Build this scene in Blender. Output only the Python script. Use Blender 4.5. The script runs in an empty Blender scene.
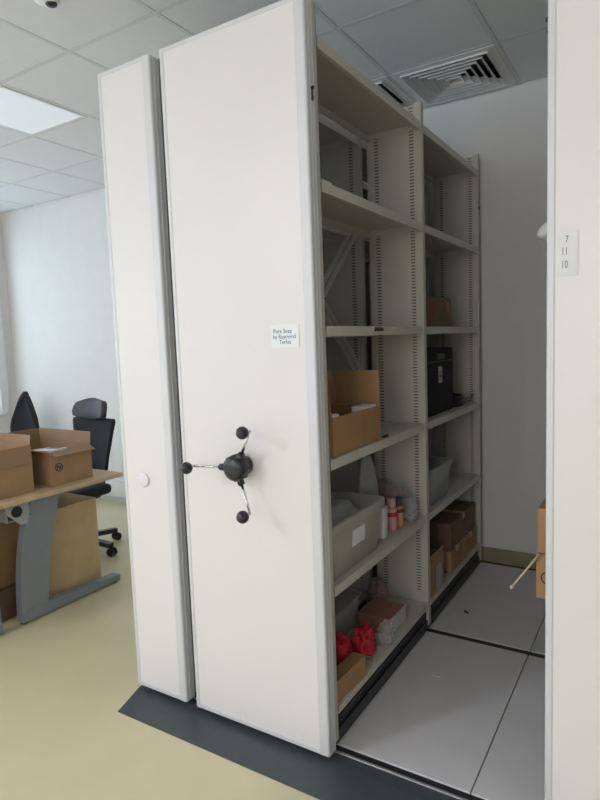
import bpy, bmesh, math, random
from mathutils import Vector, Matrix, noise
random.seed(7)
scn = bpy.context.scene
COL = scn.collection
PI = math.pi

# ------------------------------------------------------------------ materials
def mat(name, col, rough=0.5, metal=0.0, var=0.04, vscale=8.0, bump=0.0, bscale=60.0, alpha=1.0, spec=0.5, emit=None, coat=0.0, sheen=0.0):
    m = bpy.data.materials.new(name); m.use_nodes = True
    nt = m.node_tree; b = nt.nodes['Principled BSDF']
    b.inputs['Roughness'].default_value = rough
    b.inputs['Metallic'].default_value = metal
    b.inputs['Alpha'].default_value = alpha
    b.inputs['Specular IOR Level'].default_value = spec
    b.inputs['Coat Weight'].default_value = coat
    tc = nt.nodes.new('ShaderNodeTexCoord')
    n = nt.nodes.new('ShaderNodeTexNoise'); n.inputs['Scale'].default_value = vscale; n.inputs['Detail'].default_value = 4
    nt.links.new(tc.outputs['Object'], n.inputs['Vector'])
    r = nt.nodes.new('ShaderNodeValToRGB')
    r.color_ramp.elements[0].position = 0.3; r.color_ramp.elements[1].position = 0.7
    r.color_ramp.elements[0].color = (*[max(0, c*(1-var)) for c in col], 1)
    r.color_ramp.elements[1].color = (*[min(1, c*(1+var)) for c in col], 1)
    nt.links.new(n.outputs['Fac'], r.inputs['Fac'])
    nt.links.new(r.outputs['Color'], b.inputs['Base Color'])
    if bump:
        n2 = nt.nodes.new('ShaderNodeTexNoise'); n2.inputs['Scale'].default_value = bscale; n2.inputs['Detail'].default_value = 3
        nt.links.new(tc.outputs['Object'], n2.inputs['Vector'])
        bp = nt.nodes.new('ShaderNodeBump'); bp.inputs['Strength'].default_value = bump; bp.inputs['Distance'].default_value = 0.01
        nt.links.new(n2.outputs['Fac'], bp.inputs['Height']); nt.links.new(bp.outputs['Normal'], b.inputs['Normal'])
    if emit:
        b.inputs['Emission Color'].default_value = (*emit[0], 1); b.inputs['Emission Strength'].default_value = emit[1]
    return m

def clear_mat(name, col, opacity, rough=0.12, bump=0.0):
    m = bpy.data.materials.new(name); m.use_nodes = True
    nt = m.node_tree; nt.nodes.remove(nt.nodes['Principled BSDF'])
    out = nt.nodes['Material Output']
    tr = nt.nodes.new('ShaderNodeBsdfTransparent'); tr.inputs['Color'].default_value = (.95, .95, .95, 1)
    p = nt.nodes.new('ShaderNodeBsdfPrincipled'); p.inputs['Base Color'].default_value = (*col, 1); p.inputs['Roughness'].default_value = rough
    mx = nt.nodes.new('ShaderNodeMixShader')
    lw = nt.nodes.new('ShaderNodeLayerWeight'); lw.inputs['Blend'].default_value = 0.35
    mr = nt.nodes.new('ShaderNodeMapRange'); mr.inputs['To Min'].default_value = opacity*0.75; mr.inputs['To Max'].default_value = min(1, opacity*1.5+0.1)
    nt.links.new(lw.outputs['Facing'], mr.inputs['Value'])
    nt.links.new(mr.outputs['Result'], mx.inputs['Fac'])
    nt.links.new(tr.outputs[0], mx.inputs[1]); nt.links.new(p.outputs[0], mx.inputs[2])
    nt.links.new(mx.outputs[0], out.inputs['Surface'])
    if bump:
        tc = nt.nodes.new('ShaderNodeTexCoord'); n2 = nt.nodes.new('ShaderNodeTexNoise'); n2.inputs['Scale'].default_value = 30
        nt.links.new(tc.outputs['Object'], n2.inputs['Vector'])
        bp = nt.nodes.new('ShaderNodeBump'); bp.inputs['Strength'].default_value = bump
        nt.links.new(n2.outputs['Fac'], bp.inputs['Height']); nt.links.new(bp.outputs['Normal'], p.inputs['Normal'])
    return m

def perforated(name, col):
    """beige shelving steel: rows of dark punched slots up each edge (object space)"""
    m = mat(name, col, 0.5, var=0.02)
    nt = m.node_tree; b = nt.nodes['Principled BSDF']
    src = b.inputs['Base Color'].links[0].from_socket
    tc = nt.nodes.new('ShaderNodeTexCoord'); sp = nt.nodes.new('ShaderNodeSeparateXYZ'); nt.links.new(tc.outputs['Object'], sp.inputs[0])
    def M(op, a, bb=None, c=None):
        n = nt.nodes.new('ShaderNodeMath'); n.operation = op
        for i, v in enumerate((a, bb, c)):
            if v is None: continue
            if isinstance(v, (int, float)): n.inputs[i].default_value = v
            else: nt.links.new(v, n.inputs[i])
        return n.outputs[0]
    fr = M('FRACT', M('DIVIDE', sp.outputs['Z'], 0.0150))
    slot = M('LESS_THAN', fr, 0.45)
    a = M('LESS_THAN', M('ABSOLUTE', M('SUBTRACT', M('ABSOLUTE', sp.outputs['X']), 0.091)), 0.0105)
    lo = M('GREATER_THAN', sp.outputs['Z'], 0.2)
    f = M('MULTIPLY', M('MULTIPLY', slot, a), lo)
    mx = nt.nodes.new('ShaderNodeMix'); mx.data_type = 'RGBA'
    nt.links.new(f, mx.inputs['Factor']); nt.links.new(src, mx.inputs['A']); mx.inputs['B'].default_value = (.15, .14, .115, 1)
    nt.links.new(mx.outputs['Result'], b.inputs['Base Color'])
    return m

WHITEWALL = mat('wall_paint', (.76, .75, .73), .75, var=.015, bump=.03, bscale=120)
TILE = mat('ceiling_tile', (.77, .785, .80), .85, var=.012, vscale=30, bump=.04, bscale=160)
TBAR = mat('ceiling_bar', (.67, .68, .695), .55, var=.01)
FLOOR = mat('vinyl_floor', (.70, .63, .41), .38, var=.035, vscale=3, spec=.45)
DECK = mat('deck_laminate', (.74, .73, .755), .42, var=.03, vscale=6, bump=.02, bscale=300)
RAMP = mat('ramp_vinyl', (.062, .072, .08), .42, var=.08, vscale=25, bump=.05, bscale=250)
DARK = mat('dark_rail', (.025, .026, .028), .45, var=.1)
ALU = mat('brushed_aluminium', (.62, .62, .62), .38, .75, var=.03)
FRAME = mat('silver_profile', (.66, .66, .67), .48, .12, var=.02)
PANEL = mat('cream_melamine', (.775, .745, .738), .36, var=.012, vscale=2)
STEEL = mat('beige_steel', (.56, .54, .475), .48, var=.02)
PERF = perforated('beige_perforated_steel', (.56, .54, .475))
DSTEEL = mat('beige_steel_shelf', (.60, .58, .515), .45, var=.02)
SKIRT = mat('olive_skirting', (.30, .27, .17), .6, var=.06)
GALV = mat('galvanised_steel', (.74, .73, .68), .45, .0, var=.04)
WPLAST = mat('white_plastic', (.78, .78, .77), .4, var=.02)
BPLAST = mat('black_plastic', (.018, .018, .02), .32, var=.1)
BFAB = mat('black_fabric', (.018, .019, .023), .85, var=.2, vscale=80, bump=.3, bscale=400)
BMESH = mat('black_mesh', (.014, .015, .018), .8, var=.3, vscale=120, bump=.4, bscale=500)
GHEAD = mat('charcoal_leatherette', (.045, .048, .055), .5, var=.1)
CHROME = mat('chrome', (.72, .72, .72), .16, 1.0, var=.01)
GREYMET = mat('desk_grey_metal', (.25, .28, .31), .42, .1, var=.03)
WOOD = mat('desk_beech', (.60, .44, .27), .45, var=.08, vscale=14)
CARD = mat('cardboard', (.40, .24, .125), .8, var=.07, vscale=10, bump=.05, bscale=90)
CARDL = mat('cardboard_pale', (.60, .43, .25), .8, var=.06, vscale=10, bump=.05, bscale=90)
CARDO = mat('cardboard_orange', (.40, .225, .105), .78, var=.06, vscale=10, bump=.05, bscale=90)
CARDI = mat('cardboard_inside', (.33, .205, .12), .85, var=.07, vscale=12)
CARDD = mat('cardboard_dark', (.20, .125, .08), .85, var=.1, vscale=10)
PAPER = mat('white_paper', (.82, .84, .86), .7, var=.02)
PAPERW = mat('offwhite_paper', (.76, .76, .74), .7, var=.03)
INK = mat('ink', (.02, .02, .04), .6)
INKG = mat('ink_grey', (.12, .12, .13), .6)
INKB = mat('ink_blue', (.05, .05, .16), .6)
TOTE = clear_mat('grey_translucent_tote', (.58, .57, .50), .78, .35)
TOTED = clear_mat('grey_translucent_tote_far', (.46, .49, .48), .85, .35)
CLEAR = clear_mat('clear_film', (.80, .80, .79), .26, .12, .3)
CLEARM = clear_mat('cloudy_film', (.72, .73, .72), .45, .2, .3)
PINKFILM = clear_mat('pink_film', (.50, .33, .33), .42, .25, .4)
RED = mat('red_cloth', (.55, .025, .045), .75, var=.2, vscale=20, bump=.3, bscale=60)
PINK = mat('pink_card', (.42, .19, .155), .65, var=.08, vscale=18)
PINKT = mat('pink_bottle', (.62, .36, .36), .4, var=.05)
ORANGE = mat('orange_bottle', (.62, .27, .13), .4, var=.05)
TEALD = mat('dark_green_print', (.05, .08, .075), .5)
LABELP = mat('pink_label', (.62, .42, .40), .6)
DIFFUSER = mat('opal_diffuser', (.8, .82, .85), .5, var=.01, emit=((.80, .90, 1.0), .22))
LAMPON = mat('opal_diffuser_lit', (.8, .82, .85), .5, var=.01, emit=((.98, .96, 1.0), 78.0))
STICKW = mat('pale_stick', (.55, .45, .30), .6, var=.05)
GLASS = clear_mat('window_glass', (.8, .85, .9), .06, .03)

# ------------------------------------------------------------------ mesh helpers
def box(bm, x0, x1, y0, y1, z0, z1, bev=0.0, mi=0, seg=2):
    r = bmesh.ops.create_cube(bm, size=1)
    vs = r['verts']
    for v in vs:
        v.co = Vector(((x0+x1)/2+v.co.x*(x1-x0), (y0+y1)/2+v.co.y*(y1-y0), (z0+z1)/2+v.co.z*(z1-z0)))
    fs = list({f for v in vs for f in v.link_faces})
    for f in fs: f.material_index = mi
    if bev > 0:
        es = list({e for v in vs for e in v.link_edges})
        bmesh.ops.bevel(bm, geom=es, offset=bev, segments=seg, affect='EDGES', profile=.5, material=mi)
    return vs

def frame_to(a, b):
    d = (Vector(b)-Vector(a)); L = d.length
    q = d.to_track_quat('Z', 'Y')
    return Matrix.Translation(Vector(a)) @ q.to_matrix().to_4x4(), L

def cyl(bm, a, b, r0, r1=None, seg=20, mi=0, smooth=True):
    if r1 is None: r1 = r0
    M, L = frame_to(a, b)
    r = bmesh.ops.create_cone(bm, cap_ends=True, segments=seg, radius1=r0, radius2=r1, depth=L, matrix=M @ Matrix.Translation((0, 0, L/2)))
    for f in {f for v in r['verts'] for f in v.link_faces}:
        f.material_index = mi
        if smooth and len(f.verts) == 4: f.smooth = True
    return r['verts']

def bar(bm, a, b, w, t, mi=0, up=(0, 0, 1)):
    """rectangular bar from a to b, width w and thickness t"""
    a, b = Vector(a), Vector(b); d = (b-a).normalized(); u = Vector(up)
    s = d.cross(u).normalized(); n = s.cross(d).normalized()
    vs = [bm.verts.new(p+s*sx*t/2+n*sn*w/2) for p in (a, b) for sx, sn in ((-1, -1), (1, -1), (1, 1), (-1, 1))]
    for q in ((0, 1, 2, 3), (7, 6, 5, 4), (0, 4, 5, 1), (1, 5, 6, 2), (2, 6, 7, 3), (3, 7, 4, 0)):
        f = bm.faces.new([vs[i] for i in q]); f.material_index = mi
    return vs

def ball(bm, c, r, sc=(1, 1, 1), u=20, v=14, mi=0):
    R = bmesh.ops.create_uvsphere(bm, u_segments=u, v_segments=v, radius=r, matrix=Matrix.Translation(Vector(c)) @ Matrix.Diagonal((*sc, 1)))
    for f in {f for w in R['verts'] for f in w.link_faces}: f.smooth = True; f.material_index = mi
    return R['verts']

def lathe(bm, c, prof, seg=28, axis='Z', mi=0):
    """prof: list of (radius, height) revolved about an axis through c"""
    c = Vector(c); rings = []
    for r, h in prof:
        ring = []
        for i in range(seg):
            t = 2*PI*i/seg; a, b = r*math.cos(t), r*math.sin(t)
            p = Vector((a, b, h)) if axis == 'Z' else Vector((a, h, b))
            ring.append(bm.verts.new(c+p))
        rings.append(ring)
    for k in range(len(rings)-1):
        for i in range(seg):
            j = (i+1) % seg
            f = bm.faces.new((rings[k][i], rings[k][j], rings[k+1][j], rings[k+1][i])); f.smooth = True; f.material_index = mi
    for ring in (rings[0], rings[-1]):
        f = bm.faces.new(ring); f.material_index = mi
    bmesh.ops.recalc_face_normals(bm, faces=bm.faces[:])

def prism(bm, pts, y0, y1, plane='XZ', mi=0):
    """extrude an outline; plane XZ extrudes along Y, YZ along X, XY along Z"""
    def P(a, b, d): return {'XZ': (a, d, b), 'YZ': (d, a, b), 'XY': (a, b, d)}[plane]
    A = [bm.verts.new(P(a, b, y0)) for a, b in pts]; B = [bm.verts.new(P(a, b, y1)) for a, b in pts]
    fs = [bm.faces.new(A), bm.faces.new(B[::-1])]
    n = len(pts)
    for i in range(n): fs.append(bm.faces.new((A[i], B[i], B[(i+1) % n], A[(i+1) % n])))
    for f in fs: f.material_index = mi
    bmesh.ops.recalc_face_normals(bm, faces=bm.faces[:])

def sheet(bm, grid, th, mi=0, smooth=True):
    """thick sheet from a grid of points"""
    n, m = len(grid), len(grid[0])
    V = [[bm.verts.new(p) for p in row] for row in grid]; fs = []
    for i in range(n-1):
        for j in range(m-1):
            f = bm.faces.new((V[i][j], V[i+1][j], V[i+1][j+1], V[i][j+1])); f.smooth = smooth; f.material_index = mi; fs.append(f)
    bmesh.ops.recalc_face_normals(bm, faces=fs)
    bmesh.ops.solidify(bm, geom=fs, thickness=th)

def crumple(bm, c, size, amp=.18, freq=2.2, seed=0, top=0.5, mi=0, u=36, v=26, fold=.08):
    """a crumpled lump resting on z = c.z, for bags and cloth"""
    c = Vector(c); sx, sy, sz = size
    R = bmesh.ops.create_uvsphere(bm, u_segments=u, v_segments=v, radius=1)
    off = Vector((seed*3.7, seed*1.3, seed*2.1))
    for w in R['verts']:
        p = w.co.copy()
        q = Vector([math.copysign(abs(k)**.75, k) for k in p])
        nz = noise.noise(p*freq+off)*amp + abs(noise.noise(p*freq*2.6+off))*-fold*2 + noise.noise(p*freq*5+off)*fold*.6
        q = q*(1+nz)
        h = (q.z+1)/2
        k = 1-(1-top)*max(0, h)
        x, y, z = q.x*k*sx/2, q.y*k*sy/2, max(0, h)*sz
        w.co = c+Vector((x, y, z))
    for f in {f for w in R['verts'] for f in w.link_faces}: f.smooth = True; f.material_index = mi
    return R['verts']

def text_into(bm, s, M, size, mi=1):
    cu = bpy.data.curves.new('t', 'FONT'); cu.body = s; cu.size = size; cu.align_x = 'LEFT'; cu.extrude = .0002; cu.resolution_u = 2
    ob = bpy.data.objects.new('t', cu); COL.objects.link(ob)
    dg = bpy.context.evaluated_depsgraph_get(); me = bpy.data.meshes.new_from_object(ob.evaluated_get(dg))
    t = bmesh.new(); t.from_mesh(me)
    vm = [bm.verts.new(M @ v.co) for v in t.verts]
    t.verts.index_update()
    for f in t.faces:
        try:
            g = bm.faces.new([vm[v.index] for v in f.verts]); g.material_index = mi
        except ValueError: pass
    t.free(); bpy.data.objects.remove(ob); bpy.data.curves.remove(cu); bpy.data.meshes.remove(me)

def obj(name, bm, mats, parent=None, loc=(0, 0, 0), rot=None, label=None):
    me = bpy.data.meshes.new(name); bm.to_mesh(me); bm.free()
    for m in (mats if isinstance(mats, (list, tuple)) else [mats]): me.materials.append(m)
    o = bpy.data.objects.new(name, me); COL.objects.link(o); o.location = loc
    if rot: o.rotation_euler = rot
    if parent: o.parent = parent
    if label: o['label'] = label
    return o

def tag(o, label, cat, group=None):
    o['label'] = label; o['category'] = cat
    if group: o['group'] = group
    return o

def thing(name, label, cat, loc=(0, 0, 0), rz=0, group=None):
    o = bpy.data.objects.new(name, None); COL.objects.link(o); o.empty_display_size = .1
    o.location = loc; o.rotation_euler = (0, 0, rz)
    return tag(o, label, cat, group)

def struct(name, bm, mats, **k):
    o = obj(name, bm, mats, **k); o['kind'] = 'structure'; return o

def B(): return bmesh.new()
def bx(*a, **k):
    bm = B(); box(bm, *a, **k); return bm

# ------------------------------------------------------------------ dimensions (metres)
XL, XR, YF, YB, CEIL = -4.50, 3.2, -5.0, 2.18, 2.9895
FZ = -0.012                                   # vinyl floor, just below the rail deck
GX, GY, T = 0.2446, 0.9700, 0.6               # ceiling grid origin
ZSH = [.137, .592, 1.060, 1.535, 2.0245, 2.490]   # shelf front edge centres

# ------------------------------------------------------------------ room shell
struct('floor', bx(XL, XR, YF, YB, FZ-.1, FZ), FLOOR)
struct('wall_back', bx(XL-.15, XR+.15, YB, YB+.15, -.15, CEIL+.15), WHITEWALL)
struct('wall_right', bx(XR, XR+.15, YF, YB, -.15, CEIL+.15), WHITEWALL)

def wall_with_openings(name, along, fixed0, fixed1, a0, a1, ops):
    """wall slab with window holes; along is 'X' or 'Y'; ops are (start, end, sill, head)"""
    bm = B(); z0, z1 = -.15, CEIL+.15
    def seg(s, e, zz0, zz1):
        if e-s < 1e-4: return
        if along == 'Y': box(bm, fixed0, fixed1, s, e, zz0, zz1)
        else: box(bm, s, e, fixed0, fixed1, zz0, zz1)
    cur = a0
    for s, e, sill, head in ops:
        seg(cur, s, z0, z1); seg(s, e, z0, sill); seg(s, e, head, z1); cur = e
    seg(cur, a1, z0, z1)
    return struct(name, bm, WHITEWALL)
WINS_L = [(-4.3, -2.35, .85, 2.75), (-1.95, 0.0, .85, 2.75), (.35, 1.98, .85, 2.75)]
WINS_F = [(-4.2, -2.2, .85, 2.75), (-1.8, .2, .85, 2.75), (.9, 2.3, .85, 2.75)]  # last front window is an unseen addition to brighten the aisle and deck
wall_with_openings('wall_left', 'Y', XL-.2, XL, YF, YB, WINS_L)
wall_with_openings('wall_front', 'X', YF-.2, YF, XL-.2, XR+.15, WINS_F)
wn = 1
for side, ops in (('L', WINS_L), ('F', WINS_F)):
    for s, e, sill, head in ops:
        fr, gl, sl = B(), B(), B()
        def bb(bm, a0, a1, d0, d1, z0, z1, bev=0):
            if side == 'L': box(bm, XL+d0, XL+d1, a0, a1, z0, z1, bev)
            else: box(bm, a0, a1, YF+d0, YF+d1, z0, z1, bev)
        w = .06
        for a0, a1, z0, z1 in ((s, s+w, sill, head), (e-w, e, sill, head), (s+w, e-w, sill, sill+w), (s+w, e-w, head-w, head), ((s+e)/2-w/2, (s+e)/2+w/2, sill+w, head-w)):
            bb(fr, a0, a1, -.11, -.04, z0, z1, .004)
        bb(gl, s+w, e-w, -.082, -.076, sill+w, head-w)
        bb(sl, s-.04, e+.04, -.1, .04, sill-.025, sill, .004)
        # moulded casing standing proud of the wall
        for a0, a1, z0, z1 in ((s-.09, s, sill, head+.09), (e, e+.09, sill, head+.09), (s, e, head, head+.09)):
            bb(fr, a0, a1, 0, .03, z0, z1, .003)
        o = struct('window_%d' % wn, fr, WPLAST); wn += 1
        obj('pane', gl, GLASS, o); obj('sill', sl, WPLAST, o)

# ceiling: grid of bars with tiles set between them
bm = B()
i0, i1 = math.ceil((XL-GX)/T)-1, math.floor((XR-GX)/T)+1
j0, j1 = math.ceil((YF-GY)/T)-1, math.floor((YB-GY)/T)+1
LAMP_VIS = (-4, -1)                             # grid cell of the dim panel near the back wall
LIT = [(-4, -9)]
VENT = [(0, 1), (-1, 1)]
skip = set([LAMP_VIS]+LIT+VENT)
for i in range(i0, i1+1):
    x = GX+i*T
    if XL < x < XR: box(bm, x-.012, x+.012, YF, YB, CEIL-.001, CEIL+.02, mi=1)
for j in range(j0, j1+1):
    y = GY+j*T
    if YF < y < YB-.03: box(bm, XL, XR, y-.012, y+.012, CEIL-.0005, CEIL+.02, mi=1)
for i in range(i0, i1+1):
    for j in range(j0, j1+1):
        if (i, j) in skip: continue
        x0, x1 = max(XL, GX+i*T+.0135), min(XR, GX+(i+1)*T-.0135)
        y0, y1 = max(YF, GY+j*T+.0135), min(YB, GY+(j+1)*T-.0135)
        if x1-x0 < .02 or y1-y0 < .02: continue
        box(bm, x0, x1, y0, y1, CEIL+.0005, CEIL+.02)
box(bm, XL, XR, YF, YB, CEIL+.3, CEIL+.32, mi=0)
struct('ceiling', bm, [TILE, TBAR])

def ceiling_light(cell, lit, label, group=None):
    cx, cy = GX+(cell[0]+.5)*T, GY+(cell[1]+.5)*T
    t = thing('ceiling_light', label, 'ceiling light', (cx, cy, CEIL), 0, group)
    f = B(); h = .285
    for a in ((-h, h, -h, -h+.018), (-h, h, h-.018, h), (-h, -h+.018, -h+.018, h-.018), (h-.018, h, -h+.018, h-.018)):
        box(f, *a, -.004, .03)
    box(f, -h, h, -h, h, .05, .08)
    obj('frame', f, WPLAST, t)
    obj('diffuser', bx(-h+.018, h-.018, -h+.018, h-.018, .0, .01), LAMPON if lit else DIFFUSER, t)
    return t
ceiling_light(LAMP_VIS, False, 'square white ceiling light panel set in the tiles at upper left')
for c in LIT:
    ceiling_light(c, True, 'square lit ceiling light panel in the tiles out over the open room')

def ceiling_vent(cell, label):
    cx, cy = GX+(cell[0]+.5)*T, GY+(cell[1]+.5)*T
    t = thing('ceiling_vent', label, 'air vent', (cx, cy, CEIL))
    f = B(); h, q = .288, .245
    for a in ((-h, h, -h, -q), (-h, h, q, h), (-h, -q, -q, q), (q, h, -q, q)): box(f, *a, -.004, .01)
    obj('frame', f, WPLAST, t)
    obj('duct_box', bx(-q-.01, q+.01, -q-.01, q+.01, .10, .13), DARK, t)
    w = B()
    for a in ((-q-.01, q+.01, -q-.01, -q), (-q-.01, q+.01, q, q+.01), (-q-.01, -q, -q, q), (q, q+.01, -q, q)): box(w, *a, .01, .1)
    obj('duct_collar', w, DARK, t)
    for k in range(6):
        ro = q-.004-k*.040; ri = ro-.029
        b = B(); vv = []
        for r, z in ((ro, -.014), (ro, -.004), (ri, .026), (ri, .029), (ro+.0035, -.002), (ro+.0035, -.014)):
            vv.append([b.verts.new((sx*r, sy*r, z)) for sx, sy in ((-1, -1), (1, -1), (1, 1), (-1, 1))])
        for a in range(6):
            for s in range(4): b.faces.new((vv[a][s], vv[a][(s+1) % 4], vv[(a+1) % 6][(s+1) % 4], vv[(a+1) % 6][s]))
        bmesh.ops.recalc_face_normals(b, faces=b.faces[:])
        obj('louvre', b, WPLAST, t)
    return t
ceiling_vent(VENT[0], 'square four-way louvred air vent in the ceiling over the aisle')
ceiling_vent(VENT[1], 'ceiling air vent mostly hidden above the shelf tops, one dark slot showing')

# smoke detector
t = thing('smoke_detector', 'white round smoke detector on the ceiling at the top edge', 'smoke detector', (-.60, -.01, CEIL))
b = B(); lathe(b, (0, 0, 0), [(.062, 0), (.062, -.014), (.055, -.02), (.052, -.036), (.035, -.05), (.0, -.053)]); obj('housing', b, WPLAST, t)
b = B(); lathe(b, (0.012, .012, -.045), [(.024, 0), (.024, -.007), (.018, -.012), (.001, -.013)], 18); obj('sensor', b, BPLAST, t, label='dark sensor window')

# skirting and trunking on the back wall
struct('baseboard_back', bx(-.9, XR, YB-.014, YB, FZ, .092, .003), SKIRT)
struct('baseboard_left', bx(-4.5, -4.485, YF, YB, FZ, .09, .002), WPLAST)
t = thing('cable_trunking', 'white cable trunking running low along the wall behind the black chairs', 'trunking', (-2.7, YB, .0))
b = B(); box(b, -1.75, 1.7, -.055, -.001, .055, .235, .006); box(b, -1.75, 1.7, -.059, -.054, .095, .195, .002); obj('channel', b, WPLAST, t)
b = B(); box(b, -.42, -.26, -.067, -.058, .10, .19, .003)
for sx in (-.38, -.30):
    for dx, dz in ((0, .016), (-.012, -.008), (.012, -.008)): box(b, sx+dx-.004, sx+dx+.004, -.069, -.066, .145+dz-.006, .145+dz+.006, mi=1)
obj('socket', b, [PAPER, INK], t)

# ------------------------------------------------------------------ rail deck
def deck(x0, x1, y0, y1, label):
    b = B(); box(b, x0, x1, y0, y1, FZ+.001, 0, .0015, seg=1)
    tag(obj('deck_panel', b, DECK), label, 'floor panel', 'grey deck panels between the rails')
deck(-.34, 1.098, .106, 1.077, 'large grey deck panel in the aisle, nearest the front rail')
deck(1.103, 2.6, .106, 1.077, 'front grey deck panel to the right of the seam, under the right shelving')
deck(-.34, 1.098, 1.118, 2.130, 'grey deck panel at the back of the aisle by the wall, with dark specks')
deck(1.103, 2.6, 1.118, 2.130, 'back grey deck panel right of the seam, mostly behind the right end panel')
def rail(y0, y1, label, edge):
    t = thing('floor_rail', label, 'floor rail', (1.13, (y0+y1)/2, 0))
    h = (y1-y0)/2
    obj('channel', bx(-1.47, 1.47, -h+.0015, h-.0015, FZ+.001, -.003), DARK, t)
    if edge:
        obj('edge_strip', bx(-1.47, 1.47, -h-.010, -h+.0005, FZ+.001, .0025, .001, seg=1), ALU, t, label='bright metal edge strip')
rail(.072, .104, 'dark floor rail with a bright metal edge between the ramp and the deck', True)
rail(1.079, 1.116, 'dark floor rail crossing the middle of the aisle', False)
rail(2.132, 2.165, 'dark floor rail at the far end of the aisle by the wall', False)
b = B()
prism(b, [(-.150, FZ+.0005), (.061, FZ+.0005), (.061, -.001), (.01, -.001), (-.140, FZ+.003)], -.345, 2.6, 'YZ')
for v in b.verts:
    if v.co.x < 0 and v.co.y < 0: v.co.x += .04
tag(obj('access_ramp', b, RAMP), 'dark grey ramp strip along the front of the rolling shelving', 'ramp')
b = B()
for dx, dy, r in ((.0, 0, .012), (.014, -.012, .007), (-.010, .014, .006)):
    lathe(b, (dx, dy, 0), [(r, .0002), (r*.8, .0022), (r*.3, .003)], 10)
tag(obj('dirt_speck', b, INK, loc=(.721, 1.375, 0)), 'black bit of dirt on the back deck panel', 'dirt')
b = B(); sheet(b, [[Vector((i*.010-.02, j*.008-.008, .0015+.003*noise.noise(Vector((i, j, 2))))) for j in range(3)] for i in range(5)], .0008)
tag(obj('paper_scrap', b, PAPER, loc=(.779, .707, .001), rot=(0, 0, .25)), 'tiny white paper scrap on the front deck panel', 'scrap')

# ------------------------------------------------------------------ mobile shelving
YBAY = [(.075, 1.104), (1.104, 2.105)]
def end_panel(root, W, H=2.595, zb=.022):
    """cream board in a silver frame with rounded vertical profiles, at y = 0..0.050"""
    p = obj('end_panel', bx(.012, W-.012, .0025, .044, zb+.012, H-.012), PANEL, root)
    f = B()
    rw = .040
    def vert_profile(xo, s, w):       # outer x, inward direction, visible width
        R = .009; pts = []
        for k in range(7):
            a = PI/2*k/6
            pts.append((xo+s*(R-R*math.cos(a)), R-R*math.sin(a)))
        pts = [(xo, .050), (xo+s*.003, .041), (xo, .038), (xo, .026), (xo+s*.003, .023), (xo, .020)]+pts
        pts += [(xo+s*(w-.004), 0), (xo+s*w, .0024), (xo+s*w, .050)]
        prism(f, pts, zb, H, 'XY')
    vert_profile(0, 1, .022); vert_profile(W, -1, rw)
    box(f, .02, W-rw+.002, 0, .050, H-.015, H, .002); box(f, .02, W-rw+.002, 0, .050, zb, zb+.016, .002)
    for face in f.faces: face.smooth = False
    obj('panel_frame', f, FRAME, p, label='silver edge frame')
    return p

def upright(root, xf, xb, y, first=False):
    """side sheet with slotted edges; object origin at its middle so the slot material finds both edges"""
    s = 1 if xf > xb else -1
    xm = (xf+xb)/2; h = abs(xf-xb)/2; top = 2.605
    b = B()
    box(b, -h+.001, h-.001, -.0015, .0015, .105, top-.01)
    fw = .032
    # front and rear posts: flange facing the aisle and a short return
    for e in (-1, 1):
        xo = e*h
        box(b, min(xo, xo-e*.0025), max(xo, xo-e*.0025), -.002, fw-.002, .03, top)
        box(b, min(xo, xo-e*.012), max(xo, xo-e*.012), fw-.0035, fw-.002, .03, top)
        box(b, min(xo, xo-e*.03), max(xo, xo-e*.03), -.003, -.001, .03, top)
    return obj('upright', b, PERF, root, (xm, y, 0))

def shelf(root, xf, xb, y0, y1, zc, lip=.036, name='shelf'):
    s = 1 if xf > xb else -1
    zt = zc+lip/2
    b = B()
    def X(a, c): return (min(a, c), max(a, c))
    box(b, *X(xf, xb), y0, y1, zt-.002, zt)
    box(b, *X(xf, xf-s*.0022), y0, y1, zt-lip, zt-.002)
    box(b, *X(xf-s*.0022, xf-s*.016), y0, y1, zt-lip, zt-lip+.002)
    box(b, *X(xb, xb+s*.002), y0, y1, zt-lip, zt-.002)
    box(b, *X(xb+s*.002, xb+s*.014), y0, y1, zt-lip, zt-lip+.002)
    for yy in (y0, y1-.002): box(b, *X(xf-s*.01, xb+s*.01), yy, yy+.002, zt-lip*.8, zt-.002)
    # little hanger clips at the front corners
    box(b, *X(xf+s*.003, xf-s*.012), y1-.016, y1, zc-.012, zt+.006)
    return obj(name, b, DSTEEL, root)

def unit(x0, W, halves, label, zlists=None):
    root = thing('mobile_shelving_unit', label, 'shelving unit', (x0, 0, 0))
    p = end_panel(root, W)
    b = B()
    box(b, .03, W-.026, .064, 2.10, .012, .098, .002)
    obj('carriage', b, DARK, root, label='black rolling base')
    b = B()
    for xx in (.016, W-.020): box(b, xx-.002, xx+.002, .064, 2.10, .012, .060)
    obj('carriage_skirt', b, DARK, root)
    for hi, (xf, xb) in enumerate(halves):
        for y in (.066, 1.082, 2.076): upright(root, xf, xb, y)
        zl = (zlists or {}).get(hi, ZSH)
        s = 1 if xf > xb else -1
        for (ya, yb) in ((.103, 1.079), (1.118, 2.073)):
            for k, z in enumerate(zl):
                shelf(root, xf, xb+s*.004, ya, yb, z, .026 if k in (0,) else .036)
        xr = xb-s*.006 if hi == 0 else xb+s*.004
        b = B()
        bar(b, (xr, .12, 1.26), (xr, 1.06, 2.12), .022, .003, up=(1, 0, 0)); bar(b, (xr-.004*s, .12, 2.12), (xr-.004*s, 1.06, 1.26), .022, .003, up=(1, 0, 0))
        for v in b.verts: pass
        obj('cross_brace', b, GALV, root)
    return root, p

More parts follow.
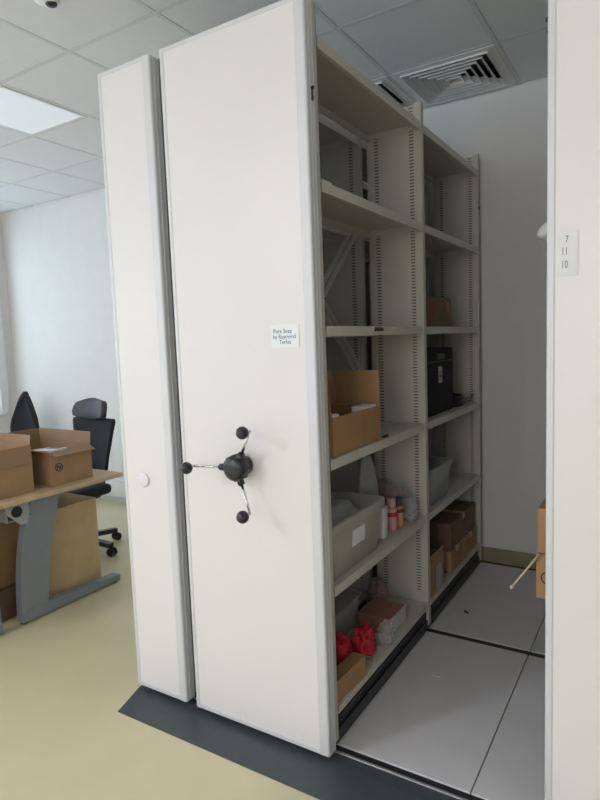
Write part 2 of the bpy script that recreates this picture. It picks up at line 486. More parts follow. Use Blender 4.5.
# the three units
UA, PA = unit(-.342, .291, [(.28, .012)], 'narrow shelving unit at left with a round white disc on its cream end panel')
UB, PB = unit(0, .6286, [(.616, .335), (.012, .293)], 'wide shelving unit in the middle with a black three-armed handle on its end panel')
ZC = [.137, .592, 1.060, 1.535, 1.795, 2.490]
UC, PC = unit(1.3443, .63, [(.012, .293), (.618, .337)], 'cream shelving unit cut off by the right edge, number label on its end panel', {0: ZC})

b = B(); box(b, .006, .009, .066, 2.10, .10, 2.58)
for yy in (.7, 1.4): box(b, .004, .0065, yy-.006, yy+.006, .10, 2.58)
obj('light_block_back', b, STEEL, UA)  # unseen backing sheet, added to stop light bleeding through from the left
# round disc on unit A
b = B(); lathe(b, (.122, 0, .953), [(.001, .002), (.029, .002), (.031, -.0005), (.028, -.004), (.001, -.0045)], 28, 'Y'); obj('cover_disc', b, WPLAST, PA, label='round white cover disc')

# handle on unit B
hx, hz = .313, 1.060
b = B(); lathe(b, (hx, 0, hz), [(.034, .002), (.036, -.03), (.046, -.034), (.048, -.058), (.044, -.074), (.030, -.083), (.001, -.085)], 32, 'Y')
for k in range(8):
    a = 2*PI*k/8; cyl(b, (hx+.046*math.cos(a), -.036, hz+.046*math.sin(a)), (hx+.046*math.cos(a), -.066, hz+.046*math.sin(a)), .004, seg=8)
hub = obj('star_handle', b, BPLAST, UB, label='black hub of the turning handle')
for ang in (180, 57, 297):
    a = math.radians(ang); dx, dz = math.cos(a), math.sin(a); yA = -.062
    P = lambda r, y: (hx+dx*r, y, hz+dz*r)
    b = B(); cyl(b, P(.036, yA), P(.066, yA), .0135, .0125, 16); hub_socket = obj('arm_socket', b, BPLAST, hub)
    b = B(); cyl(b, P(.06, yA), P(.170, yA-.024), .0052, seg=14); ball(b, P(.170, yA-.024), .0054, u=12, v=8); cyl(b, P(.170, yA-.024), P(.170, yA-.050), .0045, seg=12)
    obj('arm', b, CHROME, hub, label='chrome arm')
    b = B(); ball(b, P(.170, yA-.066), .0225, u=24, v=16); cyl(b, P(.170, yA-.044), P(.170, yA-.056), .010, .013, 16); obj('knob', b, BPLAST, hub, label='black ball knob')

# written label on unit B
b = B(); box(b, .452, .566, -.0004, .0030, 1.484, 1.562)
for v in b.verts: pass
RX = Matrix.Rotation(PI/2, 4, 'X')
for s, x, z in (('Pure Soap', .463, 1.534), ('by Raymond', .461, 1.515), ('Terfua', .485, 1.497)):
    text_into(b, s, Matrix.Translation((x, -.0006, z)) @ RX @ Matrix.Diagonal((.88, 1, 1, 1)), .021)
obj('paper_label', b, [PAPER, INKB], PB, label='white paper label with three lines of blue writing')
# number label on unit C
b = B(); box(b, .028, .076, -.0004, .0030, 1.648, 1.762)
for s, x, z, q in (('7', .046, 1.733, .026), ('11', .036, 1.702, .028), ('10', .036, 1.668, .028)):
    text_into(b, s, Matrix.Translation((x, -.0006, z)) @ RX @ Matrix.Diagonal((.62, 1, 1, 1)), q)
obj('number_label', b, [PAPERW, INKG], PC, label='pale label with numbers')
# small hooks on the frame edges, next to the aisle
for root, x, z in ((UB, .6286, 2.298), (UC, 0, 2.292)):
    s = 1 if root is UB else -1
    b = B()
    bar(b, (x+s*.002, .032, z-.022), (x+s*.002, .032, z+.022), .006, .004, up=(0, 1, 0)); cyl(b, (x, .032, z+.018), (x+s*.008, .032, z+.018), .006, seg=12)
    cyl(b, (x, .032, z-.012), (x+s*.006, .032, z-.012), .004, seg=12)
    obj('catch', b, BPLAST, root, label='small black catch')
# label holder on the third shelf
b = B(); box(b, .6165, .6195, .50, .585, 1.533, 1.549, .001); obj('label_holder', b, DARK, UB, label='small dark label holder on a shelf edge')
b = B(); cyl(b, (.617, 2.085, 2.285), (.622, 2.085, 2.285), .010, seg=16); obj('bolt_hole', b, DARK, UB, label='dark round hole near the top of the far post')

# ------------------------------------------------------------------ cartons
def carton(label, x0, x1, y0, y1, z, h, flaps=(), m=CARD, mi=None, loc_rz=0, group=None, closed=False, name='cardboard_box', cat='box', tape=True):
    """carton at its own base centre; flaps: (side, length, angle from vertical outwards in degrees)"""
    cx, cy = (x0+x1)/2, (y0+y1)/2; w, d = (x1-x0)/2, (y1-y0)/2; t = .004
    root = thing(name, label, cat, (cx, cy, z), loc_rz, group)
    b = B()
    if closed:
        box(b, -w, w, -d, d, 0, h, .003, seg=1)
        obj('body', b, m, root)
        if tape: obj('tape', bx(-w-.0006, w+.0006, -.022, .022, h*.78, h+.0008), CARDL, root)
        return root
    box(b, -w, w, -d, d, 0, t)
    box(b, -w, w, -d, -d+t, t, h); box(b, -w, w, d-t, d, t, h)
    box(b, -w, -w+t, -d+t, d-t, t, h); box(b, w-t, w, -d+t, d-t, t, h)
    obj('body', b, m, root)
    for side, L, ang in flaps:
        a = math.radians(ang); s, c = math.sin(a)*L, math.cos(a)*L
        g = .004
        e = {'+x': ((w-t/2, -d+g), (w-t/2, d-g), (1, 0)), '-x': ((-w+t/2, -d+g), (-w+t/2, d-g), (-1, 0)),
             '+y': ((-w+g, d-t/2), (w-g, d-t/2), (0, 1)), '-y': ((-w+g, -d+t/2), (w-g, -d+t/2), (0, -1))}[side]
        (ax, ay), (bx_, by_), (nx, ny) = e
        f = B(); th = .0035
        n3 = Vector((nx*math.cos(a), ny*math.cos(a), -math.sin(a)))*th/2
        P = [Vector((ax, ay, h+.001)), Vector((bx_, by_, h+.001)), Vector((bx_+nx*s, by_+ny*s, h+c)), Vector((ax+nx*s, ay+ny*s, h+c))]
        A = [f.verts.new(p+n3) for p in P]; Q = [f.verts.new(p-n3) for p in P]
        f.faces.new(A); f.faces.new(Q[::-1])
        for i in range(4): f.faces.new((A[i], Q[i], Q[(i+1) % 4], A[(i+1) % 4]))
        bmesh.ops.recalc_face_normals(f, faces=f.faces[:])
        obj('flap', f, mi or m, root)
    return root

SH = [z+.018 for z in ZSH]; SH[0] = ZSH[0]+.013
E_ = .0008
# big open box on the fourth level, near bay
c1 = carton('open tan cardboard box with a flap up, on the middle shelf of the near bay', .385, .602, .150, .570, SH[2]+E_, .145,
            [('-x', .155, 4), ('+y', .148, 2), ('-y', .11, 9)], CARDO, CARDO)
b = B(); box(b, -.03, .03, -.055, .055, .0045, .153, .003); tag(obj('paper_bundle', b, PAPERW, loc=(.562, .495, SH[2]+E_), rot=(0, 0, 0)), 'white paper edge poking out of the open box on the middle shelf, right side', 'paper')
b = B(); box(b, -.025, .025, -.03, .03, .0045, .153, .003); tag(obj('paper_bundle', b, PAPERW, loc=(.568, .190, SH[2]+E_)), 'white paper edge poking out of the open box on the middle shelf, left side', 'paper')
b = B(); box(b, -.008, .006, -.022, .022, 0, .008, .002); cyl(b, (0, -.02, .009), (0, .02, .009), .003, seg=8)
tag(obj('binder_clip', b, BPLAST, loc=(.600, .625, SH[2]+E_)), 'small black clip on the front edge of the middle shelf', 'clip')
# white card on the second level by the panel
b = B(); box(b, -.05, .05, -.05, .05, 0, .018, .003); tag(obj('card_stack', b, PAPERW, loc=(.545, .165, SH[4]+E_)), 'flat white pack on the second shelf from the top beside the end panel', 'pack')

# ------------------------------------------------------------------ storage totes
def tote(label, cx, cy, z, w, d, h, m, rz=0, lab=None, taper=.9):
    root = thing('storage_tote', label, 'storage tub', (cx, cy, z), rz)
    b = B(); rings = []
    def rr(hx_, hy_, zz, R):
        pts = []
        for qx, qy, a0 in ((1, 1, 0), (-1, 1, PI/2), (-1, -1, PI), (1, -1, 3*PI/2)):
            for k in range(5):
                a = a0+PI/2*k/4
                pts.append(b.verts.new((qx*(hx_-R)+R*math.cos(a), qy*(hy_-R)+R*math.sin(a), zz)))
        return pts
    t = .004
    prof = [(taper*w/2, taper*d/2, 0), (w/2, d/2, h-.03), (w/2, d/2, h-.028), (w/2+.012, d/2+.012, h-.028), (w/2+.012, d/2+.012, h), (w/2-t, d/2-t, h), (taper*w/2-t, taper*d/2-t, t)]
    for a, c, zz in prof: rings.append(rr(a, c, zz, .028))
    for k in range(len(rings)-1):
        n = len(rings[k])
        for i in range(n):
            f = b.faces.new((rings[k][i], rings[k][(i+1) % n], rings[k+1][(i+1) % n], rings[k+1][i])); f.smooth = k in (0, 5)
    b.faces.new(rings[0][::-1]); b.faces.new(rings[-1])
    bmesh.ops.recalc_face_normals(b, faces=b.faces[:])
    obj('tub', b, m, root)
    if lab:
        y0, y1, z0, z1 = lab
        l = B(); k0 = taper+(1-taper)*z0/(h-.03); k1 = taper+(1-taper)*z1/(h-.03)
        x0_, x1_ = k0*w/2+.0012, k1*w/2+.0012
        vs = [l.verts.new(p) for p in ((x0_, y0, z0), (x0_, y1, z0), (x1_, y1, z1), (x1_, y0, z1), (x0_+.001, y0, z0), (x0_+.001, y1, z0), (x1_+.001, y1, z1), (x1_+.001, y0, z1))]
        for q in ((3, 2, 1, 0), (4, 5, 6, 7), (0, 1, 5, 4), (1, 2, 6, 5), (2, 3, 7, 6), (3, 0, 4, 7)): l.faces.new([vs[i] for i in q])
        obj('sticker', l, PAPER, root, label='white sticker')
    return root
tote('large translucent grey tub with a white sticker, on the shelf under the tan open box', .475, .350, SH[1]+E_, .245, .470, .215, TOTE, 0, (-.055, .055, .085, .150))
tote('pale grey tub alone on a shelf in the far bay', .475, 1.375, SH[1]+E_, .235, .36, .20, TOTED)
b = B(); crumple(b, (0, 0, 0), (.19, .38, .235), .2, 2, 5, .95); tag(obj('plastic_bag', b, CLEARM, loc=(.475, .33, SH[1]+.006)), 'cloudy plastic bag lying inside the large grey tub', 'plastic bag')

# tall plastic bag behind the tub
def tall_bag(label, loc, size, m, seed, name='plastic_bag'):
    b = B(); n, k = 26, 16; rings = []
    for j in range(k):
        t = j/(k-1); r = (1-.72*t**1.3)
        ring = []
        for i in range(n):
            a = 2*PI*i/n
            w = 1+.22*math.sin(a*5+seed+t*2)*(.3+t)+.16*noise.noise(Vector((math.cos(a)*2, math.sin(a)*2, t*4+seed)))
            ring.append(b.verts.new((size[0]/2*r*w*math.cos(a)+.02*t, size[1]/2*r*w*math.sin(a)-.02*t, size[2]*t*(1+.06*math.sin(a*3+seed)*t))))
        rings.append(ring)
    for j in range(k-1):
        for i in range(n):
            f = b.faces.new((rings[j][i], rings[j][(i+1) % n], rings[j+1][(i+1) % n], rings[j+1][i])); f.smooth = True
    b.faces.new(rings[0][::-1])
    bmesh.ops.recalc_face_normals(b, faces=b.faces[:])
    return tag(obj(name, b, m, loc=loc), label, 'plastic bag')
tall_bag('clear plastic bag standing gathered up behind the large grey tub', (.405, .815, SH[1]+E_), (.13, .20, .345), CLEARM, 2.1)
b = B(); box(b, -.035, .035, -.03, .03, 0, .145, .012, seg=3)
for v in b.verts: v.co.x += .010*noise.noise(v.co*20); v.co.y += .010*noise.noise(v.co*17+Vector((3, 1, 2)))
tag(obj('white_packet', b, PAPERW, loc=(.535, .675, SH[1]+E_)), 'upright white packet between the large grey tub and the small bottles', 'packet')
def bottle(label, x, y, z, r, h, body, band, cap, bandz):
    t = thing('bottle', label, 'bottle', (x, y, z))
    b = B(); lathe(b, (0, 0, 0), [(r*.9, 0), (r, .004), (r, h*.60), (r*.96, h*.66), (r*.6, h*.72)], 24); obj('body', b, body, t)
    b = B(); lathe(b, (0, 0, 0), [(r*1.01, bandz[0]*h), (r*1.015, bandz[0]*h+.001), (r*1.015, bandz[1]*h)], 24); obj('band', b, band, t)
    b = B(); lathe(b, (0, 0, 0), [(r*.80, h*.72), (r*.82, h*.74), (r*.82, h*.98), (r*.7, h)], 24); obj('cap', b, cap, t)
bottle('small pink bottle with a red band, left of the pair on the shelf edge', .545, .795, SH[1]+E_, .026, .155, PINKT, RED, PINKT, (.44, .57))
bottle('small orange bottle with a dark top, right of the pair on the shelf edge', .552, .862, SH[1]+E_, .026, .140, ORANGE, TEALD, TEALD, (.50, .62))
b = B(); crumple(b, (0, 0, 0), (.095, .12, .032), .25, 2.4, 9, .7); tag(obj('plastic_bag', b, PINKFILM, loc=(.545, .835, SH[1]+.160)), 'pinkish plastic bag lying over the two small bottles', 'plastic bag')
b = B(); crumple(b, (0, 0, 0), (.13, .13, .19), .25, 2.4, 13, .55); tag(obj('plastic_bag', b, PINKFILM, loc=(.415, .985, SH[1]+E_)), 'dark pink crumpled bag behind the two small bottles', 'plastic bag')
b = B(); crumple(b, (0, 0, 0), (.10, .10, .12), .25, 2.4, 21, .75); tag(obj('plastic_bag', b, CLEAR, loc=(.560, .965, SH[1]+E_)), 'clear crumpled bag between the bottles and the upright', 'plastic bag')

# ------------------------------------------------------------------ bottom shelf, near bay
z0 = SH[0]+E_
# brown parcel box with an open end
t = thing('parcel_box', 'long brown parcel box with an open end at the front of the bottom shelf', 'box', (.580, .225, z0), -.06)
b = B(); w, d, h, th = .028, .115, .085, .004
box(b, -w, w, -d, d, 0, th); box(b, -w, w, -d, d, h-th, h); box(b, -w, -w+th, -d, d, th, h-th); box(b, w-th, w, -d, d, th, h-th); box(b, -w+th, w-th, d-th, d, th, h-th)
obj('sleeve', b, CARDO, t)
b = B()
for rr_ in (.008, .014, .020):
    for k in range(24):
        a0, a1 = 2*PI*k/24, 2*PI*(k+1)/24
        bar(b, (rr_*math.cos(a0), -d+.03, h/2+rr_*math.sin(a0)), (rr_*math.cos(a1), -d+.03, h/2+rr_*math.sin(a1)), .05, .003, up=(0, 1, 0))
obj('rolled_card', b, CARDD, t, label='rolled brown card inside the open end')
# red cloth bundles: folded petals of cloth
def red_bundle(label, loc, size, seed):
    b = B(); crumple(b, (0, 0, 0), size, .32, 2.1, seed, .75, u=72, v=48, fold=.20)
    return tag(obj('red_cloth', b, RED, loc=loc), label, 'cloth')
red_bundle('crumpled red cloth bundle beside the end panel on the bottom shelf', (.500, .330, z0), (.11, .14, .145), 3)
red_bundle('crumpled red cloth bundle between the parcel box and the clear bag', (.540, .475, z0), (.10, .15, .130), 8)
# pink box with a white end
t = thing('pink_carton', 'pinkish box with a white end lying on the bottom shelf', 'box', (.500, .765, z0), 0)
b = B(); box(b, -.085, .078, -.090, .095, 0, .078, .003, seg=1); obj('body', b, PINK, t)
b = B(); box(b, .0782, .081, -.088, .093, .002, .076, .001, seg=1); obj('end_face', b, mat('grey_white_card', (.60, .58, .60), .6), t, label='white end')
# clear plastic box, tilted, behind the red cloth
t = thing('clear_plastic_box', 'tilted clear plastic tub behind the red cloth on the bottom shelf', 'box', (.345, .560, z0), 0)
b = B(); w, d, h, th = .05, .165, .14, .003
for a in ((-w, w, -d, d, 0, th), (-w, w, -d, -d+th, th, h), (-w, w, d-th, d, th, h), (-w, -w+th, -d+th, d-th, th, h), (w-th, w, -d+th, d-th, th, h)): box(b, *a)
for a in ((-w-.010, w+.010, -d-.010, -d, h-.008, h), (-w-.010, w+.010, d, d+.010, h-.008, h), (w, w+.010, -d, d, h-.008, h), (-w-.010, -w, -d, d, h-.008, h)): box(b, *a)
tub_ = obj('tub', b, CLEAR, t)
b = B(); box(b, -w-.014, w+.014, -d-.014, d+.014, 0, .006, .002); box(b, -w+.01, w-.01, -d+.01, d-.01, -.004, 0)
for v in b.verts:
    v.co = Matrix.Translation((0, 0, h+.006)) @ Matrix.Rotation(0, 4, 'X') @ v.co
obj('lid', b, CLEAR, t)
b = B(); crumple(b, (0, 0, 0), (.080, .105, .10), .28, 2.6, 31, .7); tag(obj('plastic_bag', b, CLEAR, loc=(.584, .612, z0)), 'clear crumpled bag at the front edge of the bottom shelf before the pink box', 'plastic bag')
b = B(); crumple(b, (0, 0, 0), (.10, .17, .13), .28, 2.6, 41, .6); tag(obj('plastic_bag', b, PINKFILM, loc=(.385, .960, z0)), 'pink-tinted bag at the back of the bottom shelf behind the pink box', 'plastic bag')
b = B()
for k in range(28):
    a0, a1 = PI*1.25*k/28, PI*1.25*(k+1)/28
    cyl(b, (.0+.035*math.cos(a0), .045*math.sin(a0), .003), (.035*math.cos(a1), .045*math.sin(a1), .003), .0022, seg=8)
tag(obj('wire_hoop', b, WPLAST, loc=(.575, .425, z0)), 'thin pale wire hoop on the bottom shelf edge by the parcel box', 'wire')

# ------------------------------------------------------------------ far bay
t = carton('small brown box with red and orange patches on a shelf in the far bay', .39, .555, 1.29, 1.70, SH[3]+E_, .165, closed=True, m=CARDD, tape=False)
obj('red_patch', bx(.083, .0845, -.15, -.06, .06, .14), mat('dull_red_print', (.27, .07, .06), .7), t, label='red patch'); obj('orange_label', bx(.083, .0845, .12, .17, .09, .14), CARDO, t, label='orange label')
BCASE = mat('black_case_shell', (.012, .012, .013), .7, var=.1, spec=.2)
t = thing('black_case', 'black case with a pink label standing in the far bay', 'case', (.46, 1.45, SH[2]+E_))
b = B(); box(b, -.11, .11, -.235, .235, 0, .36, .012, seg=3); obj('body', b, BCASE, t)
b = B(); box(b, -.112, .112, -.237, .237, .285, .291, .001); box(b, .108, .118, -.06, .06, .30, .33, .004); obj('lid_seam', b, DARK, t)
b = B(); box(b, .1102, .1115, -.03, .03, .17, .26); box(b, .1116, .1119, -.02, .02, .20, .218, mi=1); box(b, .1116, .1119, -.02, .02, .225, .233, mi=1); obj('sticker', b, [LABELP, INKG], t, label='pink label')
b = B(); rnd = random.Random(5); prev = None
for k in range(150):
    a = k*.42; q = .055+.012*math.sin(k*.9)+.01*rnd.random()
    p = Vector((q*.85*math.cos(a), q*1.2*math.sin(a), .008+.055*(k/150)+.010*math.sin(k*.37)))
    if prev is not None: cyl(b, prev, p, .0065, seg=8)
    prev = p
tag(obj('cable_coil', b, BPLAST, loc=(.525, 1.795, SH[2]+.004)), 'coil of black cable on the shelf beside the black case', 'cable')
b = B(); pts = [(.0, -.09, .006), (.03, -.03, .02), (.035, .01, .045), (.03, .04, .05), (.0, .06, .03), (-.03, .04, .008)]
for p, q in zip(pts, pts[1:]): cyl(b, p, q, .004, seg=8); ball(b, q, .004, u=8, v=6)
tag(obj('cable_loop', b, INKG, loc=(.560, 1.985, SH[2]+.003)), 'dark cable loop at the far end of the shelf behind the coil', 'cable')

t = carton('brown box with a bright tan edge at the front of the bottom shelf, far bay', .50, .606, 1.145, 1.36, z0, .175, [('+x', .04, 0)], CARD, CARDO)
obj('edge_board', bx(.046, .0525, -.112, -.045, .0005, .165), CARDO, t, label='bright tan board edge')
obj('shrink_film', bx(.0535, .0555, -.02, .06, .004, .14), CLEARM, t, label='grey film on the side')
carton('tall dull brown box standing behind the tan-edged box, far bay', .345, .490, 1.15, 1.44, z0, .290, closed=True, m=CARDD)
carton('low brown box, left of the two under the wide dark box, far bay', .36, .604, 1.50, 1.735, z0, .125, closed=True, m=CARD)
carton('low brown box, right of the two under the wide dark box, far bay', .36, .604, 1.750, 2.04, z0, .125, closed=True, m=CARD)
carton('wide dark brown box on top of two low boxes, far bay', .35, .596, 1.52, 2.03, z0+.1265, .155, closed=True, m=CARDD)

# ------------------------------------------------------------------ on the right-hand unit
zc = ZSH[1]+.018+E_
t = carton('lower of two stacked tan boxes jutting from the right shelving', 1.262, 1.60, .335, .78, zc, .155, closed=True, m=CARDO, tape=False)
b = B()
for k in range(20):
    a0, a1 = 2*PI*k/20, 2*PI*(k+1)/20
    bar(b, (-.132+.020*math.cos(a0), -.2230, .075+.020*math.sin(a0)), (-.132+.020*math.cos(a1), -.2230, .075+.020*math.sin(a1)), .0015, .004, up=(0, 1, 0))
obj('printed_ring', b, INK, t, label='black printed ring')
carton('upper of two stacked tan boxes jutting from the right shelving', 1.266, 1.60, .340, .78, zc+.1562, .155, closed=True, m=CARDO, tape=False)
b = B(); cyl(b, (0, 0, 0), (-.085, -.026, -.122), .0042, .0036, 12); ball(b, (-.085, -.026, -.122), .0062, (1, 1, 1.3), 12, 8)
tag(obj('wooden_stick', b, STICKW, loc=(1.275, .331, zc+.158)), 'thin pale stick poking out from the two stacked tan boxes into the aisle', 'stick')
b = B(); crumple(b, (0, 0, 0), (.26, .16, .085), .12, 1.6, 51, .9, fold=.03); tag(obj('white_bag', b, PAPERW, loc=(1.345, .58, 1.795+.018+E_)), 'rounded white bag jutting from a high shelf of the right shelving', 'bag')

# ------------------------------------------------------------------ desks
def desk(label, co, mirror, x0=-2.92, x1=-1.292, yc=.4):
    """desk at its middle; C-shaped cantilever legs; mirror flips it front to back"""
    root = thing('office_desk', label, 'desk', ((x0+x1)/2, yc, FZ), PI if mirror else 0)
    hw = (x1-x0)/2; D = .402; H = .72-FZ
    b = B(); box(b, -hw, hw, -D, D, H-.025, H, .003); obj('desk_top', b, WOOD, root)
    for s in (-1, 1):
        xl = s*(hw-.125)
        lb = B()
        # column: curved, leaning outline in the YZ plane
        pts = []
        n = 12
        for k in range(n+1):
            q = k/n; pts.append((-.282+co+.105*q**2.2, .04+q*(H-.035-.04)))
        for k in range(n, -1, -1):
            q = k/n; pts.append((-.118+co+.130*q**1.6, .04+q*(H-.035-.04)))
        prism(lb, pts, xl-.028, xl+.028, 'YZ')
        # foot
        prism(lb, [(-.285+co, .012), (.40+co, .012), (.402+co, .045), (-.118+co, .075), (-.20+co, .085), (-.282+co, .05)], xl-.032, xl+.032, 'YZ')
        # top bearer
        box(lb, xl-.025, xl+.025, -.30, .34, H-.06, H-.0255, .003)
        obj('leg', lb, GREYMET, root)
        fb = B()
        for yy in (-.26+co, .375+co): lathe(fb, (xl, yy, 0), [(.022, 0), (.022, .008), (.016, .013)], 14)
        obj('leg_feet', fb, BPLAST, root, label='black levelling feet')
    b = B(); box(b, -hw+.16, hw-.16, -.06, -.02, H-.11, H-.027); obj('beam', b, GREYMET, root)
    b = B()
    prism(b, [(-.345, H-.027), (-.20, H-.027), (-.20, H-.11), (-.215, H-.165), (-.255, H-.165), (-.33, H-.09)], hw-.092, hw-.086, 'YZ')
    box(b, -hw+.1, hw-.092, -.33, -.18, H-.135, H-.13); box(b, -hw+.1, hw-.092, -.33, -.325, H-.13, H-.027)
    tray = obj('cable_tray', b, mat('tray_grey', (.40, .42, .44), .45, .1), root, label='silver cable tray with an end bracket')
    b = B(); M = Matrix.Translation((hw-.085, -.29, H-.085))
    cyl(b, (hw-.0865, -.275, H-.085), (hw-.078, -.275, H-.085), .030, seg=24); cyl(b, (hw-.078, -.275, H-.085), (hw-.076, -.275, H-.085), .016, seg=18)
    obj('cable_port', b, BPLAST, tray, label='black round cable port')
    return root
desk('beech desk with grey curved legs carrying two open cardboard boxes', 0, False, yc=.417)
desk('second beech desk pushed against the first, only its grey leg showing at left', -.12, True, yc=-.389)

DZ = .72+E_
fb = carton('open cardboard box with a printed circle, further back on the desk', -1.885, -1.380, .375, .660, DZ, .195,
            [('-x', .085, -3), ('+x', .05, 112), ('-y', .10, 72), ('+y', .085, 6)], CARD, CARDI)
b = B(); R_ = .023
yr, zr = -.090, .105; xr_ = .2533
for k in range(24):
    a0, a1 = 2*PI*k/24, 2*PI*(k+1)/24
    bar(b, (xr_, yr+R_*math.cos(a0), zr+R_*math.sin(a0)), (xr_, yr+R_*math.cos(a1), zr+R_*math.sin(a1)), .0015, .005, up=(1, 0, 0))
for p, q in (((yr-.009, zr-.012), (yr-.009, zr+.012)), ((yr-.009, zr+.012), (yr+.009, zr-.012)), ((yr+.009, zr-.012), (yr+.009, zr+.012))):
    bar(b, (xr_, *p), (xr_, *q), .0015, .0045, up=(1, 0, 0))
obj('printed_circle', b, INK, fb, label='black printed circle mark')
b = B(); box(b, -.075, .075, -.085, .085, 0, .012, .002)
box(b, -.05, .05, .03, .08, .0122, .0128, mi=1); box(b, -.07, .07, -.083, -.05, .0122, .0128, mi=2)
tag(obj('magazine', b, [PAPER, mat('purple_print', (.20, .12, .24), .5), RED], loc=(-1.55, .485, DZ+.176), rot=(.0, -.03, .2)), 'white and purple magazine lying in the far open box on the desk', 'magazine')
b = B(); box(b, -.17, .17, -.10, .10, 0, .155, .01); tag(obj('paper_stack', b, PAPERW, loc=(-1.64, .515, DZ+.0045)), 'stack of papers inside the far open box on the desk', 'papers')
carton('plain open cardboard box at the left edge, nearer on the desk', -1.88, -1.392, -.13, .268, DZ, .262,
       [('-x', .06, 8), ('+y', .055, 8), ('-y', .10, 80), ('+x', .10, 174)], CARD, CARDI)

carton('big plain tan carton standing under the desk', -1.92, -1.500, .275, .765, FZ+E_, .560, closed=True, m=CARDL, tape=False)
carton('dull brown carton under the desk, left of the big tan one', -2.1, -1.56, -.30, .262, FZ+.1815, .40, closed=True, m=CARD, tape=False)
carton('flat grey-brown box on the floor beneath the dull brown carton', -2.1, -1.53, -.32, .266, FZ+E_, .18, closed=True, m=CARDD, tape=False)

# ------------------------------------------------------------------ chairs
def star_base(root, R=.30, rot=0.0):
    b = B(); lathe(b, (0, 0, 0), [(.045, .075), (.05, .085), (.045, .13), (.03, .14)], 24); hubo = obj('base_hub', b, BPLAST, root)
    for k in range(5):
        a = rot+2*PI*k/5; c, s = math.cos(a), math.sin(a)
        l = B(); bar(l, (c*.03, s*.03, .105), (c*R, s*R, .078), .034, .045); obj('base_leg', l, BPLAST, root)
        w = B()
        for off in (-.017, .017):
            px, py = c*R-s*off, s*R+c*off
            cyl(w, (px+s*.009, py-c*.009, .03), (px-s*.009, py+c*.009, .03), .03, seg=20)
        cyl(w, (c*R, s*R, .055), (c*R, s*R, .085), .010, seg=12)
        obj('caster', w, BPLAST, root)
    b = B(); cyl(b, (0, 0, .13), (0, 0, .27), .028, seg=20); cyl(b, (0, 0, .27), (0, 0, .40), .018, seg=16); obj('gas_lift', b, BPLAST, root)

t = thing('office_chair', 'black mesh office chair with a grey headrest behind the desk', 'office chair', (-2.125, 1.070, FZ-.0), 0)
star_base(t, .32, math.radians(8))
b = B(); box(b, -.195, .195, -.25, .20, .42, .50, .035, seg=4); obj('seat', b, BFAB, t)
b = B(); box(b, -.10, .10, -.12, .16, .385, .42, .01); bar(b, (0, .10, .40), (0, .235, .42), .03, .06); bar(b, (0, .235, .41), (0, .265, .66), .07, .03, up=(0, 1, 0)); obj('mechanism', b, BPLAST, t)
def back_grid(prof, y0, curve):
    grid = []
    for z, hw, dy in prof:
        grid.append([Vector((u*hw, y0+dy+curve*(1-u*u), z)) for u in [k/8-1 for k in range(17)]])
    return grid
b = B(); sheet(b, back_grid([(.56, .13, .0), (.62, .16, -.01), (.70, .18, -.01), (.80, .205, .0), (.90, .225, .012), (.96, .238, .022), (.985, .232, .026)], .205, .03), .022)
bk = obj('backrest', b, BMESH, t)
b = B(); sheet(b, back_grid([(.988, .150, .0), (1.005, .178, -.005), (1.035, .184, -.005), (1.07, .180, .006), (1.105, .165, .02), (1.120, .140, .03)], .20, .035), .04)
obj('headrest', b, GHEAD, t, label='charcoal headrest')
b = B(); bar(b, (0, .262, .64), (0, .285, 1.07), .05, .018, up=(0, 1, 0)); obj('back_spine', b, BPLAST, t)

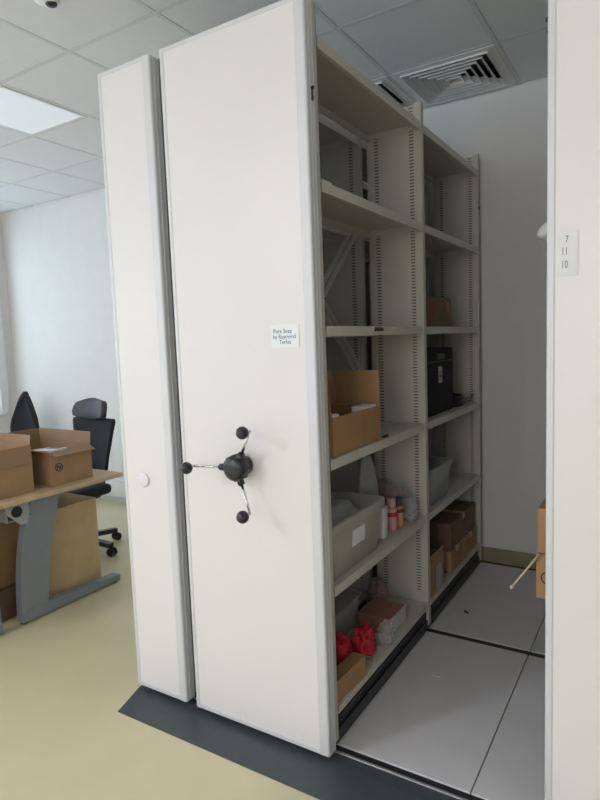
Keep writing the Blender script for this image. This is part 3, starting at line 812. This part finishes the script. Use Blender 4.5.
t = thing('office_chair', 'black chair with a pointed back by the far left corner of the room', 'office chair', (-3.80, 1.66, FZ), .35)
star_base(t, .29, .3)
b = B(); box(b, -.24, .24, -.23, .23, .42, .50, .04, seg=4); obj('seat', b, BFAB, t)
b = B(); bar(b, (0, .16, .41), (0, .255, .45), .03, .06); bar(b, (0, .25, .43), (0, .275, .62), .06, .025, up=(0, 1, 0)); box(b, -.09, .09, -.1, .18, .385, .42, .008); obj('mechanism', b, BPLAST, t)
b = B(); sheet(b, back_grid([(.52, .12, .0), (.58, .150, -.01), (.66, .160, -.01), (.76, .162, -.008), (.84, .150, -.002), (.92, .122, .006), (.99, .095, .014), (1.05, .068, .02), (1.09, .042, .025), (1.112, .016, .028)], .20, .045), .05)
obj('backrest', b, BFAB, t)

# ------------------------------------------------------------------ light
def area(name, loc, size, direction, power, col):
    l = bpy.data.lights.new(name, 'AREA'); l.shape = 'RECTANGLE'; l.size, l.size_y = size; l.energy = power; l.color = col
    o = bpy.data.objects.new(name, l); COL.objects.link(o); o.location = loc
    o.rotation_euler = Vector(direction).to_track_quat('-Z', 'Y').to_euler(); return o
for s, e, sill, head in WINS_L:
    area('daylight_side', (XL-.13, (s+e)/2, (sill+head)/2), (e-s-.05, head-sill-.05), (1, 0, -.12), 15 if s > 0 else 27, (.62, .80, 1.0))
for s, e, sill, head in WINS_F:
    area('daylight_and_fill_front', ((s+e)/2, YF-.13, (sill+head)/2), (e-s-.05, head-sill-.05), (0, 1, -.12), (40 if s > .5 else 15), ((.97, .94, .95) if s > .5 else (.80, .88, 1.0)))  # rightmost one is added fill for the aisle, the others daylight
w = bpy.data.worlds.new('world'); scn.world = w; w.use_nodes = True
nt = w.node_tree; bg = nt.nodes['Background']
bg.inputs['Color'].default_value = (.84, .91, 1, 1); bg.inputs['Strength'].default_value = 1.1      # bright overcast sky

# ------------------------------------------------------------------ camera
cam = bpy.data.cameras.new('camera'); co = bpy.data.objects.new('camera', cam); COL.objects.link(co)
yaw, pitch, roll, f = .5568, -.0992, -.0374, 588.4458
fw = Vector((-math.sin(yaw)*math.cos(pitch), math.cos(yaw)*math.cos(pitch), math.sin(pitch)))
r = Vector((math.cos(yaw), math.sin(yaw), 0)); u = r.cross(fw)
r2 = r*math.cos(roll)+u*math.sin(roll); u2 = u*math.cos(roll)-r*math.sin(roll)
M = Matrix((r2, u2, -fw)).transposed().to_4x4(); M.translation = Vector((1.6167, -1.6963, 1.5036))
co.matrix_world = M
cam.sensor_fit = 'HORIZONTAL'; cam.sensor_width = 36; cam.lens = f/600*36; cam.clip_start = .02
scn.camera = co

vs = scn.view_settings
vs.view_transform = 'Standard'; vs.look = 'None'; vs.gamma = 1; vs.use_curve_mapping = False; vs.exposure = 0.30
